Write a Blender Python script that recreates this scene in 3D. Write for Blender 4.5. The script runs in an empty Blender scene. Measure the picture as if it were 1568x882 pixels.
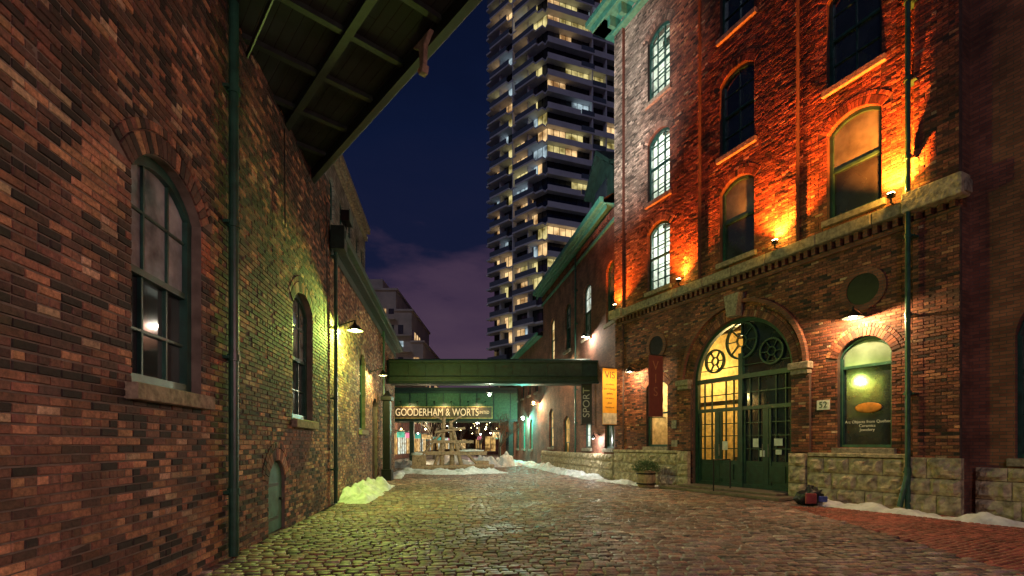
import bpy, math, random
import numpy as np
from mathutils import Vector, Matrix, noise
random.seed(7)
R=random.random
def U(a,b): return a+(b-a)*random.random()
scene=bpy.context.scene
F=760.0
# ------------------------------------------------------------------ helpers
def link(o): scene.collection.objects.link(o); return o
def empty(name,loc=(0,0,0),rz=0,parent=None):
    o=bpy.data.objects.new(name,None); o.location=loc; o.rotation_euler=(0,0,rz); o.empty_display_size=.3
    link(o)
    if parent: o.parent=parent
    return o
class MB:
    def __init__(s): s.v=[];s.f=[];s.m=[]
    def add(s,vs,fs,m=0):
        b=len(s.v); s.v+=[tuple(v) for v in vs]; s.f+=[tuple(i+b for i in f) for f in fs]; s.m+=[m]*len(fs)
    def box(s,x0,x1,y0,y1,z0,z1,m=0):
        s.add([(x0,y0,z0),(x1,y0,z0),(x1,y1,z0),(x0,y1,z0),(x0,y0,z1),(x1,y0,z1),(x1,y1,z1),(x0,y1,z1)],
              [(0,3,2,1),(4,5,6,7),(0,1,5,4),(1,2,6,5),(2,3,7,6),(3,0,4,7)],m)
    def obox(s,o,d,n,s0,s1,o0,o1,z0,z1,m=0):
        P=lambda a,b,z:(o[0]+d[0]*a+n[0]*b,o[1]+d[1]*a+n[1]*b,z)
        s.add([P(s0,o0,z0),P(s1,o0,z0),P(s1,o1,z0),P(s0,o1,z0),P(s0,o0,z1),P(s1,o0,z1),P(s1,o1,z1),P(s0,o1,z1)],
              [(0,3,2,1),(4,5,6,7),(0,1,5,4),(1,2,6,5),(2,3,7,6),(3,0,4,7)],m)
    def cyl(s,p0,p1,r0,r1=None,n=12,m=0,caps=True):
        if r1 is None: r1=r0
        p0=Vector(p0);p1=Vector(p1);d=(p1-p0).normalized()
        a=d.orthogonal().normalized();b=d.cross(a)
        vs=[]
        for p,r in((p0,r0),(p1,r1)):
            for i in range(n):
                t=2*math.pi*i/n; vs.append(p+a*math.cos(t)*r+b*math.sin(t)*r)
        fs=[(i,(i+1)%n,n+(i+1)%n,n+i) for i in range(n)]
        if caps: fs+=[tuple(range(n))[::-1],tuple(range(n,2*n))]
        s.add(vs,fs,m)
    def prism(s,poly,y0,y1,m=0):
        n=len(poly)
        vs=[(x,y0,z) for x,z in poly]+[(x,y1,z) for x,z in poly]
        s.add(vs,[tuple(range(n)),tuple(range(2*n-1,n-1,-1))]+[(i,i+n,(i+1)%n+n,(i+1)%n) for i in range(n)],m)
    def zprism(s,poly,z0,z1,m=0):
        n=len(poly)
        vs=[(x,y,z0) for x,y in poly]+[(x,y,z1) for x,y in poly]
        s.add(vs,[tuple(range(n))[::-1],tuple(range(n,2*n))]+[(i,(i+1)%n,(i+1)%n+n,i+n) for i in range(n)],m)
    def sph(s,c,r,m=0,n=10,k=(1,1,1),jit=0):
        vs=[];fs=[]
        for i in range(n+1):
            ph=math.pi*i/n
            for j in range(n*2):
                th=math.pi*j/n
                rr=r*(1+jit*noise.noise(Vector((c[0]*3+math.sin(ph)*math.cos(th)*2,c[1]*3+math.sin(ph)*math.sin(th)*2,math.cos(ph)*2))))
                vs.append((c[0]+rr*k[0]*math.sin(ph)*math.cos(th),c[1]+rr*k[1]*math.sin(ph)*math.sin(th),c[2]+rr*k[2]*math.cos(ph)))
        w=n*2
        for i in range(n):
            for j in range(w): fs.append((i*w+j,(i+1)*w+j,(i+1)*w+(j+1)%w,i*w+(j+1)%w))
        s.add(vs,fs,m)
    def ring(s,cx,cz,r0,r1,y0,y1,a0=0,a1=2*math.pi,n=32,m=0):
        for i in range(n):
            t0=a0+(a1-a0)*i/n;t1=a0+(a1-a0)*(i+1)/n
            c0,s0,c1,s1=math.cos(t0),math.sin(t0),math.cos(t1),math.sin(t1)
            s.prism([(cx+r0*c0,cz+r0*s0),(cx+r1*c0,cz+r1*s0),(cx+r1*c1,cz+r1*s1),(cx+r0*c1,cz+r0*s1)],y0,y1,m)
    def build(s,name,parent=None,mats=(),bevel=0,smooth=False,loc=None,rz=0):
        me=bpy.data.meshes.new(name); me.from_pydata(s.v,[],s.f)
        for m in mats: me.materials.append(m)
        me.polygons.foreach_set('material_index',s.m)
        if smooth: me.polygons.foreach_set('use_smooth',[True]*len(s.f))
        me.update()
        o=bpy.data.objects.new(name,me); link(o)
        if parent: o.parent=parent
        if loc is not None: o.location=loc
        o.rotation_euler=(0,0,rz)
        if bevel:
            b=o.modifiers.new('bev','BEVEL'); b.width=bevel; b.segments=2; b.limit_method='ANGLE'
        return o
# ------------------------------------------------------------------ materials
def newmat(name):
    m=bpy.data.materials.new(name); m.use_nodes=True
    nt=m.node_tree; b=nt.nodes['Principled BSDF']
    return m,nt,b
def N(nt,t,**k):
    n=nt.nodes.new(t)
    for a,v in k.items(): setattr(n,a,v)
    return n
def mat(name,col,rough=.7,metal=0,var=.35,scale=6,bump=.3,bscale=60,spec=.5,bdist=.004):
    m,nt,b=newmat(name)
    tc=N(nt,'ShaderNodeTexCoord'); nz=N(nt,'ShaderNodeTexNoise'); nz.inputs['Scale'].default_value=scale; nz.inputs['Detail'].default_value=6
    nt.links.new(tc.outputs['Object'],nz.inputs['Vector'])
    cr=N(nt,'ShaderNodeValToRGB')
    cr.color_ramp.elements[0].position=.3; cr.color_ramp.elements[1].position=.7
    cr.color_ramp.elements[0].color=(*[c*(1-var) for c in col],1)
    cr.color_ramp.elements[1].color=(*[min(1,c*(1+var)) for c in col],1)
    nt.links.new(nz.outputs['Fac'],cr.inputs['Fac']); nt.links.new(cr.outputs['Color'],b.inputs['Base Color'])
    b.inputs['Roughness'].default_value=rough; b.inputs['Metallic'].default_value=metal
    b.inputs['Specular IOR Level'].default_value=spec
    if bump:
        n2=N(nt,'ShaderNodeTexNoise'); n2.inputs['Scale'].default_value=bscale; n2.inputs['Detail'].default_value=4
        nt.links.new(tc.outputs['Object'],n2.inputs['Vector'])
        bp=N(nt,'ShaderNodeBump'); bp.inputs['Strength'].default_value=bump; bp.inputs['Distance'].default_value=bdist
        nt.links.new(n2.outputs['Fac'],bp.inputs['Height']); nt.links.new(bp.outputs['Normal'],b.inputs['Normal'])
    return m
def emis(name,col,st,var=0,scale=3,col2=None):
    m,nt,b=newmat(name)
    b.inputs['Base Color'].default_value=(*[c*.3 for c in col],1)
    b.inputs['Emission Color'].default_value=(*col,1); b.inputs['Emission Strength'].default_value=st
    b.inputs['Roughness'].default_value=.15
    m.cycles.emission_sampling='NONE'
    if var:
        tc=N(nt,'ShaderNodeTexCoord'); nz=N(nt,'ShaderNodeTexNoise'); nz.inputs['Scale'].default_value=scale; nz.inputs['Detail'].default_value=3
        nt.links.new(tc.outputs['Object'],nz.inputs['Vector'])
        cr=N(nt,'ShaderNodeValToRGB'); cr.color_ramp.elements[0].position=.38; cr.color_ramp.elements[1].position=.62
        c2=col2 or [c*(1-var) for c in col]
        cr.color_ramp.elements[0].color=(*c2,1); cr.color_ramp.elements[1].color=(*col,1)
        nt.links.new(nz.outputs['Fac'],cr.inputs['Fac']); nt.links.new(cr.outputs['Color'],b.inputs['Emission Color'])
    return m
def clear_glass():
    m=bpy.data.materials.new('clear_glass'); m.use_nodes=True; nt=m.node_tree; nt.nodes.clear()
    o=N(nt,'ShaderNodeOutputMaterial'); t=N(nt,'ShaderNodeBsdfTransparent'); g=N(nt,'ShaderNodeBsdfGlossy'); g.inputs['Roughness'].default_value=.03
    t.inputs['Color'].default_value=(.85,.9,.86,1)
    f=N(nt,'ShaderNodeFresnel'); f.inputs['IOR'].default_value=1.5; mx=N(nt,'ShaderNodeMixShader')
    nt.links.new(f.outputs[0],mx.inputs[0]); nt.links.new(t.outputs[0],mx.inputs[1]); nt.links.new(g.outputs[0],mx.inputs[2]); nt.links.new(mx.outputs[0],o.inputs[0])
    return m
def brick_geo_mat(name,rough=.8,lo=.45,snowy=False):
    m,nt,b=newmat(name)
    at=N(nt,'ShaderNodeAttribute'); at.attribute_name='bcol'
    tc=N(nt,'ShaderNodeTexCoord')
    nz=N(nt,'ShaderNodeTexNoise'); nz.inputs['Scale'].default_value=28; nz.inputs['Detail'].default_value=6; nz.inputs['Roughness'].default_value=.7
    nl=N(nt,'ShaderNodeTexNoise'); nl.inputs['Scale'].default_value=.9; nl.inputs['Detail'].default_value=5
    nt.links.new(tc.outputs['Object'],nz.inputs['Vector']); nt.links.new(tc.outputs['Object'],nl.inputs['Vector'])
    mr=N(nt,'ShaderNodeMapRange'); mr.inputs[1].default_value=.3; mr.inputs[2].default_value=.7; mr.inputs[3].default_value=.4; mr.inputs[4].default_value=1.45
    mr2=N(nt,'ShaderNodeMapRange'); mr2.inputs[1].default_value=.35; mr2.inputs[2].default_value=.65; mr2.inputs[3].default_value=lo; mr2.inputs[4].default_value=1.25
    nt.links.new(nz.outputs['Fac'],mr.inputs[0]); nt.links.new(nl.outputs['Fac'],mr2.inputs[0])
    mu=N(nt,'ShaderNodeMath',operation='MULTIPLY'); nt.links.new(mr.outputs[0],mu.inputs[0]); nt.links.new(mr2.outputs[0],mu.inputs[1])
    vm=N(nt,'ShaderNodeVectorMath',operation='SCALE'); nt.links.new(at.outputs['Color'],vm.inputs[0]); nt.links.new(mu.outputs[0],vm.inputs['Scale'])
    nt.links.new(vm.outputs[0],b.inputs['Base Color'])
    b.inputs['Roughness'].default_value=rough
    if rough<.6:
        b.inputs['Specular IOR Level'].default_value=.4
        rr=N(nt,'ShaderNodeMapRange'); rr.inputs[1].default_value=.35; rr.inputs[2].default_value=.65; rr.inputs[3].default_value=.4; rr.inputs[4].default_value=.72
        nt.links.new(nl.outputs['Fac'],rr.inputs[0]); nt.links.new(rr.outputs[0],b.inputs['Roughness'])
    bp=N(nt,'ShaderNodeBump'); bp.inputs['Strength'].default_value=.6; bp.inputs['Distance'].default_value=.006
    nt.links.new(nz.outputs['Fac'],bp.inputs['Height']); nt.links.new(bp.outputs['Normal'],b.inputs['Normal'])
    return m
def brick_tex_mat(name,c1,c2,mortar,bw=.225,bh=.075,ms=.008,soot=.5,flat=False,rough=.85,dist=.01):
    m,nt,b=newmat(name)
    tc=N(nt,'ShaderNodeTexCoord'); sp=N(nt,'ShaderNodeSeparateXYZ'); nt.links.new(tc.outputs['Object'],sp.inputs[0])
    cb=N(nt,'ShaderNodeCombineXYZ')
    if flat:
        nt.links.new(sp.outputs['X'],cb.inputs['X']); nt.links.new(sp.outputs['Y'],cb.inputs['Y'])
    else:
        ad=N(nt,'ShaderNodeMath',operation='ADD'); nt.links.new(sp.outputs['X'],ad.inputs[0]); nt.links.new(sp.outputs['Y'],ad.inputs[1])
        nt.links.new(ad.outputs[0],cb.inputs['X']); nt.links.new(sp.outputs['Z'],cb.inputs['Y'])
    br=N(nt,'ShaderNodeTexBrick'); br.inputs['Scale'].default_value=1; br.inputs['Brick Width'].default_value=bw; br.inputs['Row Height'].default_value=bh
    br.inputs['Mortar Size'].default_value=ms; br.inputs['Mortar Smooth'].default_value=.3; br.inputs['Bias'].default_value=-.1
    br.inputs['Color1'].default_value=(*c1,1); br.inputs['Color2'].default_value=(*c2,1); br.inputs['Mortar'].default_value=(*mortar,1)
    nt.links.new(cb.outputs[0],br.inputs['Vector'])
    nz=N(nt,'ShaderNodeTexNoise'); nz.inputs['Scale'].default_value=1.1; nz.inputs['Detail'].default_value=8
    nt.links.new(tc.outputs['Object'],nz.inputs['Vector'])
    mr=N(nt,'ShaderNodeMapRange'); mr.inputs[1].default_value=.35; mr.inputs[2].default_value=.65; mr.inputs[3].default_value=1-soot; mr.inputs[4].default_value=1.25
    nt.links.new(nz.outputs['Fac'],mr.inputs[0])
    vm=N(nt,'ShaderNodeVectorMath',operation='SCALE'); nt.links.new(br.outputs['Color'],vm.inputs[0]); nt.links.new(mr.outputs[0],vm.inputs['Scale'])
    nt.links.new(vm.outputs[0],b.inputs['Base Color']); b.inputs['Roughness'].default_value=rough
    bp=N(nt,'ShaderNodeBump',invert=True); bp.inputs['Strength'].default_value=.8; bp.inputs['Distance'].default_value=dist
    nt.links.new(br.outputs['Fac'],bp.inputs['Height']); nt.links.new(bp.outputs['Normal'],b.inputs['Normal'])
    return m
M_BR=brick_geo_mat('old_brick')
M_SETT=brick_geo_mat('cobble',rough=.42,lo=.7)
M_MORT=mat('mortar',(.14,.115,.1),.95,bump=.6,bscale=40)
M_MORTD=mat('mortar_dark',(.08,.05,.04),.95,bump=.6,bscale=40)
M_BT=brick_tex_mat('brick_wall_far',(.26,.095,.055),(.14,.045,.03),(.09,.07,.06))
M_STONEW=brick_tex_mat('stone_wall',(.42,.38,.31),(.26,.22,.18),(.12,.1,.09),bw=.45,bh=.22,ms=.015)
M_GREEN=mat('green_paint',(.015,.07,.05),.35,var=.4,bump=.2)
M_GREEND=mat('dark_green_paint',(.01,.03,.023),.45,var=.5,bump=.25)
M_DECK=mat('overhead_green_black',(.008,.018,.015),.55,var=.5,bump=.3)
M_GREENW=mat('window_green_paint',(.014,.06,.05),.35,var=.4,bump=.2)
M_DOOR=mat('door_green_paint',(.01,.04,.03),.35,var=.4,bump=.2)
M_OLIVE=mat('olive_girder_paint',(.05,.11,.05),.5,var=.4,bump=.2)
M_GREENM=mat('copper_green_paint',(.06,.26,.19),.5,var=.3,bump=.2)
M_STONE=mat('limestone',(.4,.32,.21),.9,var=.5,scale=7,bump=1,bscale=9,bdist=.07)
M_SILL=mat('sill_stone',(.24,.2,.15),.9,var=.45,scale=12,bump=.8,bscale=24,bdist=.015)
M_SNOW=mat('snow',(.62,.65,.68),.6,var=.25,scale=5,bump=.7,bscale=18,bdist=.02)
M_BLACK=mat('black_iron',(.015,.015,.016),.4,metal=.3,bump=.1)
M_WOOD=mat('dark_wood',(.07,.05,.035),.75,var=.5,scale=9,bump=.5,bscale=25)
M_WOODG=mat('weathered_timber',(.32,.22,.14),.8,var=.4,scale=9,bump=.6,bscale=25)
M_PLANK=brick_tex_mat('plank_soffit',(.024,.034,.031),(.014,.021,.019),(.003,.003,.003),bw=3.2,bh=.16,ms=.008,flat=True,dist=.01)
M_WHITE=mat('white_paint',(.6,.6,.56),.5,var=.2)
M_CONC=mat('tower_concrete',(.62,.63,.67),.8,var=.12,scale=.6,bump=0)
M_ROOF=mat('dark_roof',(.03,.03,.035),.8)
def glassmat(name,col,rough=.06,var=.5,scale=1.5):
    return mat(name,col,rough,var=var,scale=scale,bump=.08,bscale=1.8,spec=1.0,bdist=.02)
M_GL=glassmat('dark_glass',(.022,.032,.036))
M_GLC=glassmat('pale_curtain_glass',(.24,.27,.3),.12,.75,2.8)
M_GLG=glassmat('blind_reflection_glass',(.1,.14,.12),.22,.5,2.0)  # blinds plus pane reflections, both put into the pale green colour
M_GLT=glassmat('tower_glass',(.012,.018,.03),.1,.5,.4)
M_GLT2=glassmat('tower_glass_pale',(.05,.07,.1),.1,.4,.4)
M_CLR=clear_glass()
M_LW=emis('lit_warm_window',(1,.7,.3),1.0,.75,2.2,(.3,.15,.04))
M_LY=emis('lit_hall_window',(1,.6,.18),.75,.8,1.6,(.14,.06,.015))
M_LC=emis('lit_cool_window',(.85,.95,.85),1.0,.7,2.6,(.25,.24,.13))
M_LT1=emis('flat_light_warm',(1,.66,.3),1.2,.85,.5,(.2,.1,.035))
M_LT2=emis('flat_light_yellow',(.95,.8,.33),.9,.8,.5,(.16,.12,.03))
M_LT3=emis('flat_light_cool',(.6,.78,.85),.8,.8,.5,(.07,.09,.11))
M_BULB=emis('bulb_white',(1,.95,.8),30)
M_BULBG=emis('bulb_green',(.8,1,.75),30)
M_BULBO=emis('bulb_amber',(1,.75,.3),30)
M_TEAL=emis('teal_lit_door',(.15,.8,.6),.6,.7,2)
# ------------------------------------------------------------------ wall / bricks
def arch(o):
    x0,x1,zs,rise=o['x0'],o['x1'],o['zs'],o['rise']; w=(x1-x0)/2; c=(x0+x1)/2
    Rr=(w*w+rise*rise)/(2*rise); zc=zs+rise-Rr
    return c,w,Rr,zc,(lambda x:zc+math.sqrt(max(0,Rr*Rr-(x-c)**2)))
def O(x0,x1,z0,zs,rise=.3): return dict(x0=x0,x1=x1,z0=z0,zs=zs,rise=rise)
def wall(mb,L0,L1,Z0,Z1,ops,depth=.3,y=0,m=0,n=18):
    xs=sorted(set([L0,L1]+[o['x0'] for o in ops]+[o['x1'] for o in ops]))
    zs=sorted(set([Z0,Z1]+[o['z0'] for o in ops]+[o['zs']+o['rise'] for o in ops]))
    for a,b in zip(xs,xs[1:]):
        for c,d in zip(zs,zs[1:]):
            mx,mz=(a+b)/2,(c+d)/2
            if any(o['x0']<mx<o['x1'] and o['z0']<mz<o['zs']+o['rise'] for o in ops): continue
            mb.add([(a,y,c),(b,y,c),(b,y,d),(a,y,d)],[(0,1,2,3)],m)
    for o in ops:
        c,w,Rr,zc,f=arch(o); top=o['zs']+o['rise']
        pts=[o['x0']+(o['x1']-o['x0'])*(.5-.5*math.cos(math.pi*i/n)) for i in range(n+1)]
        for a,b in zip(pts,pts[1:]):
            mb.add([(a,y,f(a)),(b,y,f(b)),(b,y,top+1e-4),(a,y,top+1e-4)],[(0,1,2,3)],m)
            mb.add([(a,y,f(a)),(b,y,f(b)),(b,y+depth,f(b)),(a,y+depth,f(a))],[(0,1,2,3)],m)
        for x in(o['x0'],o['x1']): mb.add([(x,y,o['z0']),(x,y,o['zs']),(x,y+depth,o['zs']),(x,y+depth,o['z0'])],[(0,1,2,3)],m)
        mb.add([(o['x0'],y,o['z0']),(o['x1'],y,o['z0']),(o['x1'],y+depth,o['z0']),(o['x0'],y+depth,o['z0'])],[(0,1,2,3)],m)
PALR=[(.035,.02,.017),(.1,.035,.024),(.2,.06,.035),(.29,.09,.046),(.38,.16,.08),(.42,.26,.16)]
PALL=[(.024,.017,.016),(.08,.042,.034),(.16,.073,.052),(.24,.105,.066),(.38,.19,.105),(.45,.31,.2)]
def pick(w,pal=None):
    pal=pal or PALL
    r=R()*sum(w); i=0
    while r>w[i]: r-=w[i]; i+=1
    c=pal[i]; k=U(.7,1.3); return (c[0]*k,c[1]*k*U(.9,1.12),c[2]*k)
def default_col(x,z):
    n=noise.noise(Vector((x*.5,z*.6,3.3)))
    w=[1.2+ (2.5*max(0,-n)*2),2.5,4,3.2,1.2,.35]
    return pick(w)
def bricks(name,parent,L0,L1,Z0,Z1,ops=(),y=0,colf=default_col,rings=((.005,.215),(.225,.325)),bw=.225,bh=.076,p=.012,mat_=None,ringcol=None):
    V=[];FC=[];COL=[]
    def addb(poly,yy,pp,col):
        b=len(V); cx=sum(q[0] for q in poly)/4; cz=sum(q[1] for q in poly)/4
        tl=[U(-.003,.003) for _ in range(4)]
        for q in poly: V.append((q[0],yy+.002,q[1]))
        for q,t in zip(poly,tl):
            dx,dz=q[0]-cx,q[1]-cz
            V.append((q[0]-math.copysign(.005,dx)+U(-.002,.002) if abs(dx)>.01 else q[0],yy-pp+t,q[1]-(math.copysign(.005,dz) if abs(dz)>.01 else 0)+U(-.002,.002)))
        FC.extend([(b+4,b+5,b+6,b+7),(b,b+1,b+5,b+4),(b+1,b+2,b+6,b+5),(b+2,b+3,b+7,b+6),(b+3,b,b+4,b+7)])
        COL.extend([col]*5)
    info=[]
    for o in ops:
        c,w,Rr,zc,f=arch(o); info.append((o,c,w,Rr,zc))
    tmax=rings[-1][1]+.008 if rings else 0
    nr=int((Z1-Z0)/bh)
    for r in range(nr):
        z0=Z0+r*bh; z1=z0+bh-.011; zm=(z0+z1)/2
        if r%6==5: L=bw/2
        else: L=bw
        x=L0-(bw*.5 if r%2 else 0)
        wob=.003*math.sin(r*1.7)
        segs=[]
        while x<L1:
            a=max(x,L0);b=min(x+L-.011+U(-.004,.003),L1); x+=L
            if b-a>.03: segs.append((a,b))
        for (o,c,w,Rr,zc) in info:
            if zm<o['z0'] or zm>o['zs']+o['rise']+tmax: continue
            if zm<=o['zs']: hw=w
            else: hw=min(math.sqrt(max(0,(Rr+tmax)**2-(zm-zc)**2)),w*(Rr+tmax)/Rr)
            if zm>o['zs']-.0 and zm<o['zs']+.05: hw=max(hw,w)
            ns=[]
            for a,b in segs:
                if b<=c-hw or a>=c+hw: ns.append((a,b)); continue
                if a<c-hw-.03: ns.append((a,c-hw-.004))
                if b>c+hw+.03: ns.append((c+hw+.004,b))
            segs=ns
        for a,b in segs:
            pp=p+U(-.004,.004)
            if R()<.05: pp-=.007
            addb([(a,z0+wob),(b,z0+wob),(b,z1+wob),(a,z1+wob)],y,pp,colf((a+b)/2,zm))
    for (o,c,w,Rr,zc) in info:
        if not rings: continue
        al=math.asin(min(1,w/Rr)) if o['rise']<=w+.01 else math.pi/2
        for k,(ra,rb) in enumerate(rings):
            rm=Rr+ra; n=max(6,int(2*al*rm/.08)); da=2*al/n
            for i in range(n):
                t0=-al+da*i+da*.06; t1=t0+da*.88
                ci=(ringcol or colf)(c,o['zs']+.8)
                addb([(c+(Rr+ra)*math.sin(t0),zc+(Rr+ra)*math.cos(t0)),(c+(Rr+rb)*math.sin(t0),zc+(Rr+rb)*math.cos(t0)),
                      (c+(Rr+rb)*math.sin(t1),zc+(Rr+rb)*math.cos(t1)),(c+(Rr+ra)*math.sin(t1),zc+(Rr+ra)*math.cos(t1))],y,p+.008,ci)
    me=bpy.data.meshes.new(name); me.from_pydata(V,[],FC); me.materials.append(mat_ or M_BR)
    at=me.attributes.new('bcol','FLOAT_COLOR','FACE')
    arr=np.ones((len(FC),4),dtype=np.float32); arr[:,:3]=np.array(COL,dtype=np.float32); at.data.foreach_set('color',arr.ravel())
    o=bpy.data.objects.new(name,me); link(o); o.parent=parent
    return o
def window(parent,o,g1,g2,fm=None,cols=2,rt=2,rb=2,depth=.2,y=0,fw=.07,name='window',mid=.5,sill=True,sm=None):
    fm=fm or M_GREENW
    mb=MB(); c,w,Rr,zc,f=arch(o); x0,x1,z0=o['x0'],o['x1'],o['z0']; top=f(c)
    yg=y+depth; yf=yg-.05
    zm=z0+(top-z0)*mid
    mb.add([(x0,yg,z0),(x1,yg,z0),(x1,yg,zm),(x0,yg,zm)],[(0,1,2,3)],2)
    n=14; P=[x0+(x1-x0)*i/n for i in range(n+1)]
    yu=yg-.03
    mb.add([(x0,yu,zm),(x1,yu,zm)]+[(x,yu,f(x)) for x in reversed(P)],[tuple(range(n+3))],1)
    e=.003
    mb.box(x0+e,x0+fw,yf-.04,yg+.01,z0,o['zs'],0); mb.box(x1-fw,x1-e,yf-.04,yg+.01,z0,o['zs'],0)
    mb.box(x0+fw,x1-fw,yf-.045,yg+.01,z0,z0+fw*1.2,0)
    for a,b in zip(P,P[1:]):
        mb.prism([(a,f(a)-fw*1.1),(b,f(b)-fw*1.1),(b,f(b)-e),(a,f(a)-e)],yf-.042,yg+.01,0)
    mb.box(x0+fw,x1-fw,yf-.02,yg+.008,zm-.03,zm+.04,0)
    t=.014
    for i in range(1,cols):
        x=x0+(x1-x0)*i/cols
        mb.box(x-t,x+t,yf+.005,yg+.006,z0+fw*1.2,zm-.03,0); mb.box(x-t,x+t,yf-.01,yg+.006,zm+.04,f(x)-fw,0)
    for k in range(1,rb):
        z=z0+(zm-z0)*k/rb; mb.box(x0+fw,x1-fw,yf+.007,yg+.004,z-t,z+t,0)
    for k in range(1,rt):
        z=zm+(top-zm)*k/rt
        if z<o['zs']+.05: mb.box(x0+fw,x1-fw,yf-.008,yg+.004,z-t,z+t,0)
    ob=mb.build(name,parent,[fm,g1,g2])
    if sill:
        s=MB(); s.box(x0-.1,x1+.12,y-.12,y+depth-.05,z0-.17,z0-.003,0); s.build('sill',parent,[sm or M_SILL],bevel=.012)
    return ob
def light(name,kind,loc,col,power,rad=.05,rot=None,parent=None,spot=None,blend=.6,target=None,size=None):
    l=bpy.data.lights.new(name,kind); l.color=col; l.energy=power
    if kind in('POINT','SPOT'): l.shadow_soft_size=rad
    if spot: l.spot_size=math.radians(spot); l.spot_blend=blend
    if size: l.size=size
    o=bpy.data.objects.new(name,l); o.location=loc; link(o)
    if target is not None: o.rotation_euler=(Vector(target)-Vector(loc)).to_track_quat('-Z','Y').to_euler()
    if rot: o.rotation_euler=rot
    if parent: o.parent=parent
    return o
def text(body,size,loc,rot,m,parent=None,name='lettering',ext=.01,ax='CENTER',sx=1):
    c=bpy.data.curves.new(name,'FONT'); c.body=body; c.size=size; c.extrude=ext; c.align_x=ax; c.align_y='CENTER'; c.materials.append(m)
    o=bpy.data.objects.new(name,c); o.location=loc; o.rotation_euler=rot; o.scale=(sx,1,1); link(o)
    if parent: o.parent=parent
    return o
# ================================================================== LEFT BRICK BUILDING
thL=math.radians(90)+math.atan(.126)
bl=empty('brick_warehouse',(-3.09,0,0),thL)
opsL=[O(4.85,6.22,2.2,4.3,.38),O(9.85,11.25,2.1,4.4,.36)]
door=O(8.52,9.38,.02,.95,.36)
opsL_all=opsL+[door]
TOPL=8.3
mb=MB(); wall(mb,-12,12.9,0,TOPL,opsL_all,.28); mb.box(-12,12.9,.3,9,TOPL,TOPL+.25,0); 
mb.add([(12.9,0,0),(12.9,9,0),(12.9,9,TOPL),(12.9,0,TOPL)],[(0,1,2,3)],0)
mb.build('wall_core',bl,[M_MORT])
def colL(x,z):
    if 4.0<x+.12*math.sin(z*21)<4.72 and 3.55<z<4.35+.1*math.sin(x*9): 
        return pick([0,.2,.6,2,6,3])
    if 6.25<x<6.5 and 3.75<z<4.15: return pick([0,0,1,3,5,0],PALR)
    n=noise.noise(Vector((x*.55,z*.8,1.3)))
    if z<1.9: return pick([4,1.2,2,3.4,5.2,1.3]) if n>-.15 else pick([1,2,4,3,1,.2])  # low courses mix dark and bright orange; lamplight put into the orange picks
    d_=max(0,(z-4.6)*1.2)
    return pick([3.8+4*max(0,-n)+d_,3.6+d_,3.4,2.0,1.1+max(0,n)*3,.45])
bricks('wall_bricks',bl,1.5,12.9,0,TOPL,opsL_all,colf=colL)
window(bl,opsL[0],M_GLC,M_GL,M_GREENW,cols=3,rt=2,rb=2,mid=.48,fw=.1)
window(bl,opsL[1],M_GLC,M_GL,M_GREENW,cols=3,rt=2,rb=2,mid=.48,fw=.1)
d=MB(); c,w,Rr,zc,f=arch(door); P=[door['x0']+.02+(.82)*i/10 for i in range(11)]
d.prism([(door['x0']+.02,.04),(door['x1']-.02,.04)]+[(x,f(x)-.02) for x in reversed(P)],.05,.1,0)
for z in(.25,.85): d.box(door['x0']+.03,door['x1']-.25,.03,.052,z,z+.05,1)
d.cyl((door['x1']-.14,.0,.6),(door['x1']-.14,.05,.6),.025,m=1)
d.build('hatch_door',bl,[mat('hatch_green',(.04,.16,.11),.5,var=.4),M_BLACK])
def drainpipe(x,y,ztop,r=.055,off=.1,parent_e=None,m=None,elbow=True):
    e=empty('drainpipe',parent_e.matrix_basis@Vector((x,-off,0)),parent_e.rotation_euler[2])
    b=MB(); b.cyl((0,0,.05),(0,0,ztop),r,n=14)
    z=.9
    while z<ztop:
        b.cyl((0,0,z),(0,0,z+.09),r*1.28,n=14); b.box(-r*2,r*2,.02,off-.001,z+.02,z+.06); z+=1.85
    b.build('pipe',e,[m or M_GREEN],smooth=False)
    return e
bpy.context.view_layer.update()
drainpipe(6.92,0,8.2,r=.065,parent_e=bl)
cb=MB()
def cable(pts,r=.012,mm=0):
    for p,q2 in zip(pts,pts[1:]): cb.cyl(p,q2,r,n=6,m=mm)
cable([(11.6,-.05,6.9),(11.9,-.06,6.2),(12.2,-.05,6.6),(12.5,-.06,7.2)]); cable([(9.2,-.05,7.4),(9.25,-.05,5.6)]); cable([(12.4,-.05,7.6),(12.45,-.05,4.4)])
cb.build('wall_cables',bl,[M_BLACK])
# ================================================================== SKEWED OVERHEAD BRIDGE (soffit)
ob=empty('overhead_walkway',(-4.52,11.3,0),math.atan2(-4.5,3.93))
b=MB(); 
b.box(-4,9.5,-4.6,-.12,7.72,7.78,1)
b.box(-4,9.5,-.12,0,7.5,8.9,0)
b.box(-4,9.5,-1.1,-.98,7.6,7.715,0)
b.box(-4,9.5,-3.15,-3.0,7.4,7.715,0)
b.box(-4,9.5,-4.8,-4.6,7.4,8.9,0)
for i in range(12): b.box(-3.4+i*1.1,-3.3+i*1.1,-4.6,-.13,7.64,7.717,0)
b.box(-4,9.5,-4.6,-.12,8.7,8.8,0)
b.cyl((-4,.04,7.6),(9.5,.04,7.6),.035,n=8,m=0)
b.build('deck',ob,[M_DECK,M_PLANK])
b=MB() # cast-iron bracket hugging the inner face of the edge beam
b.prism([(4.8,7.62),(5.3,7.62),(5.13,7.5),(5.1,7.18),(5.0,7.18),(4.97,7.5)],-.2,-.125,0)
b.prism([(4.96,7.2),(5.14,7.2),(5.1,7.1),(5.0,7.1)],-.22,-.11,0)
b.build('bracket',ob,[M_SILL],bevel=.012)
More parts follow.
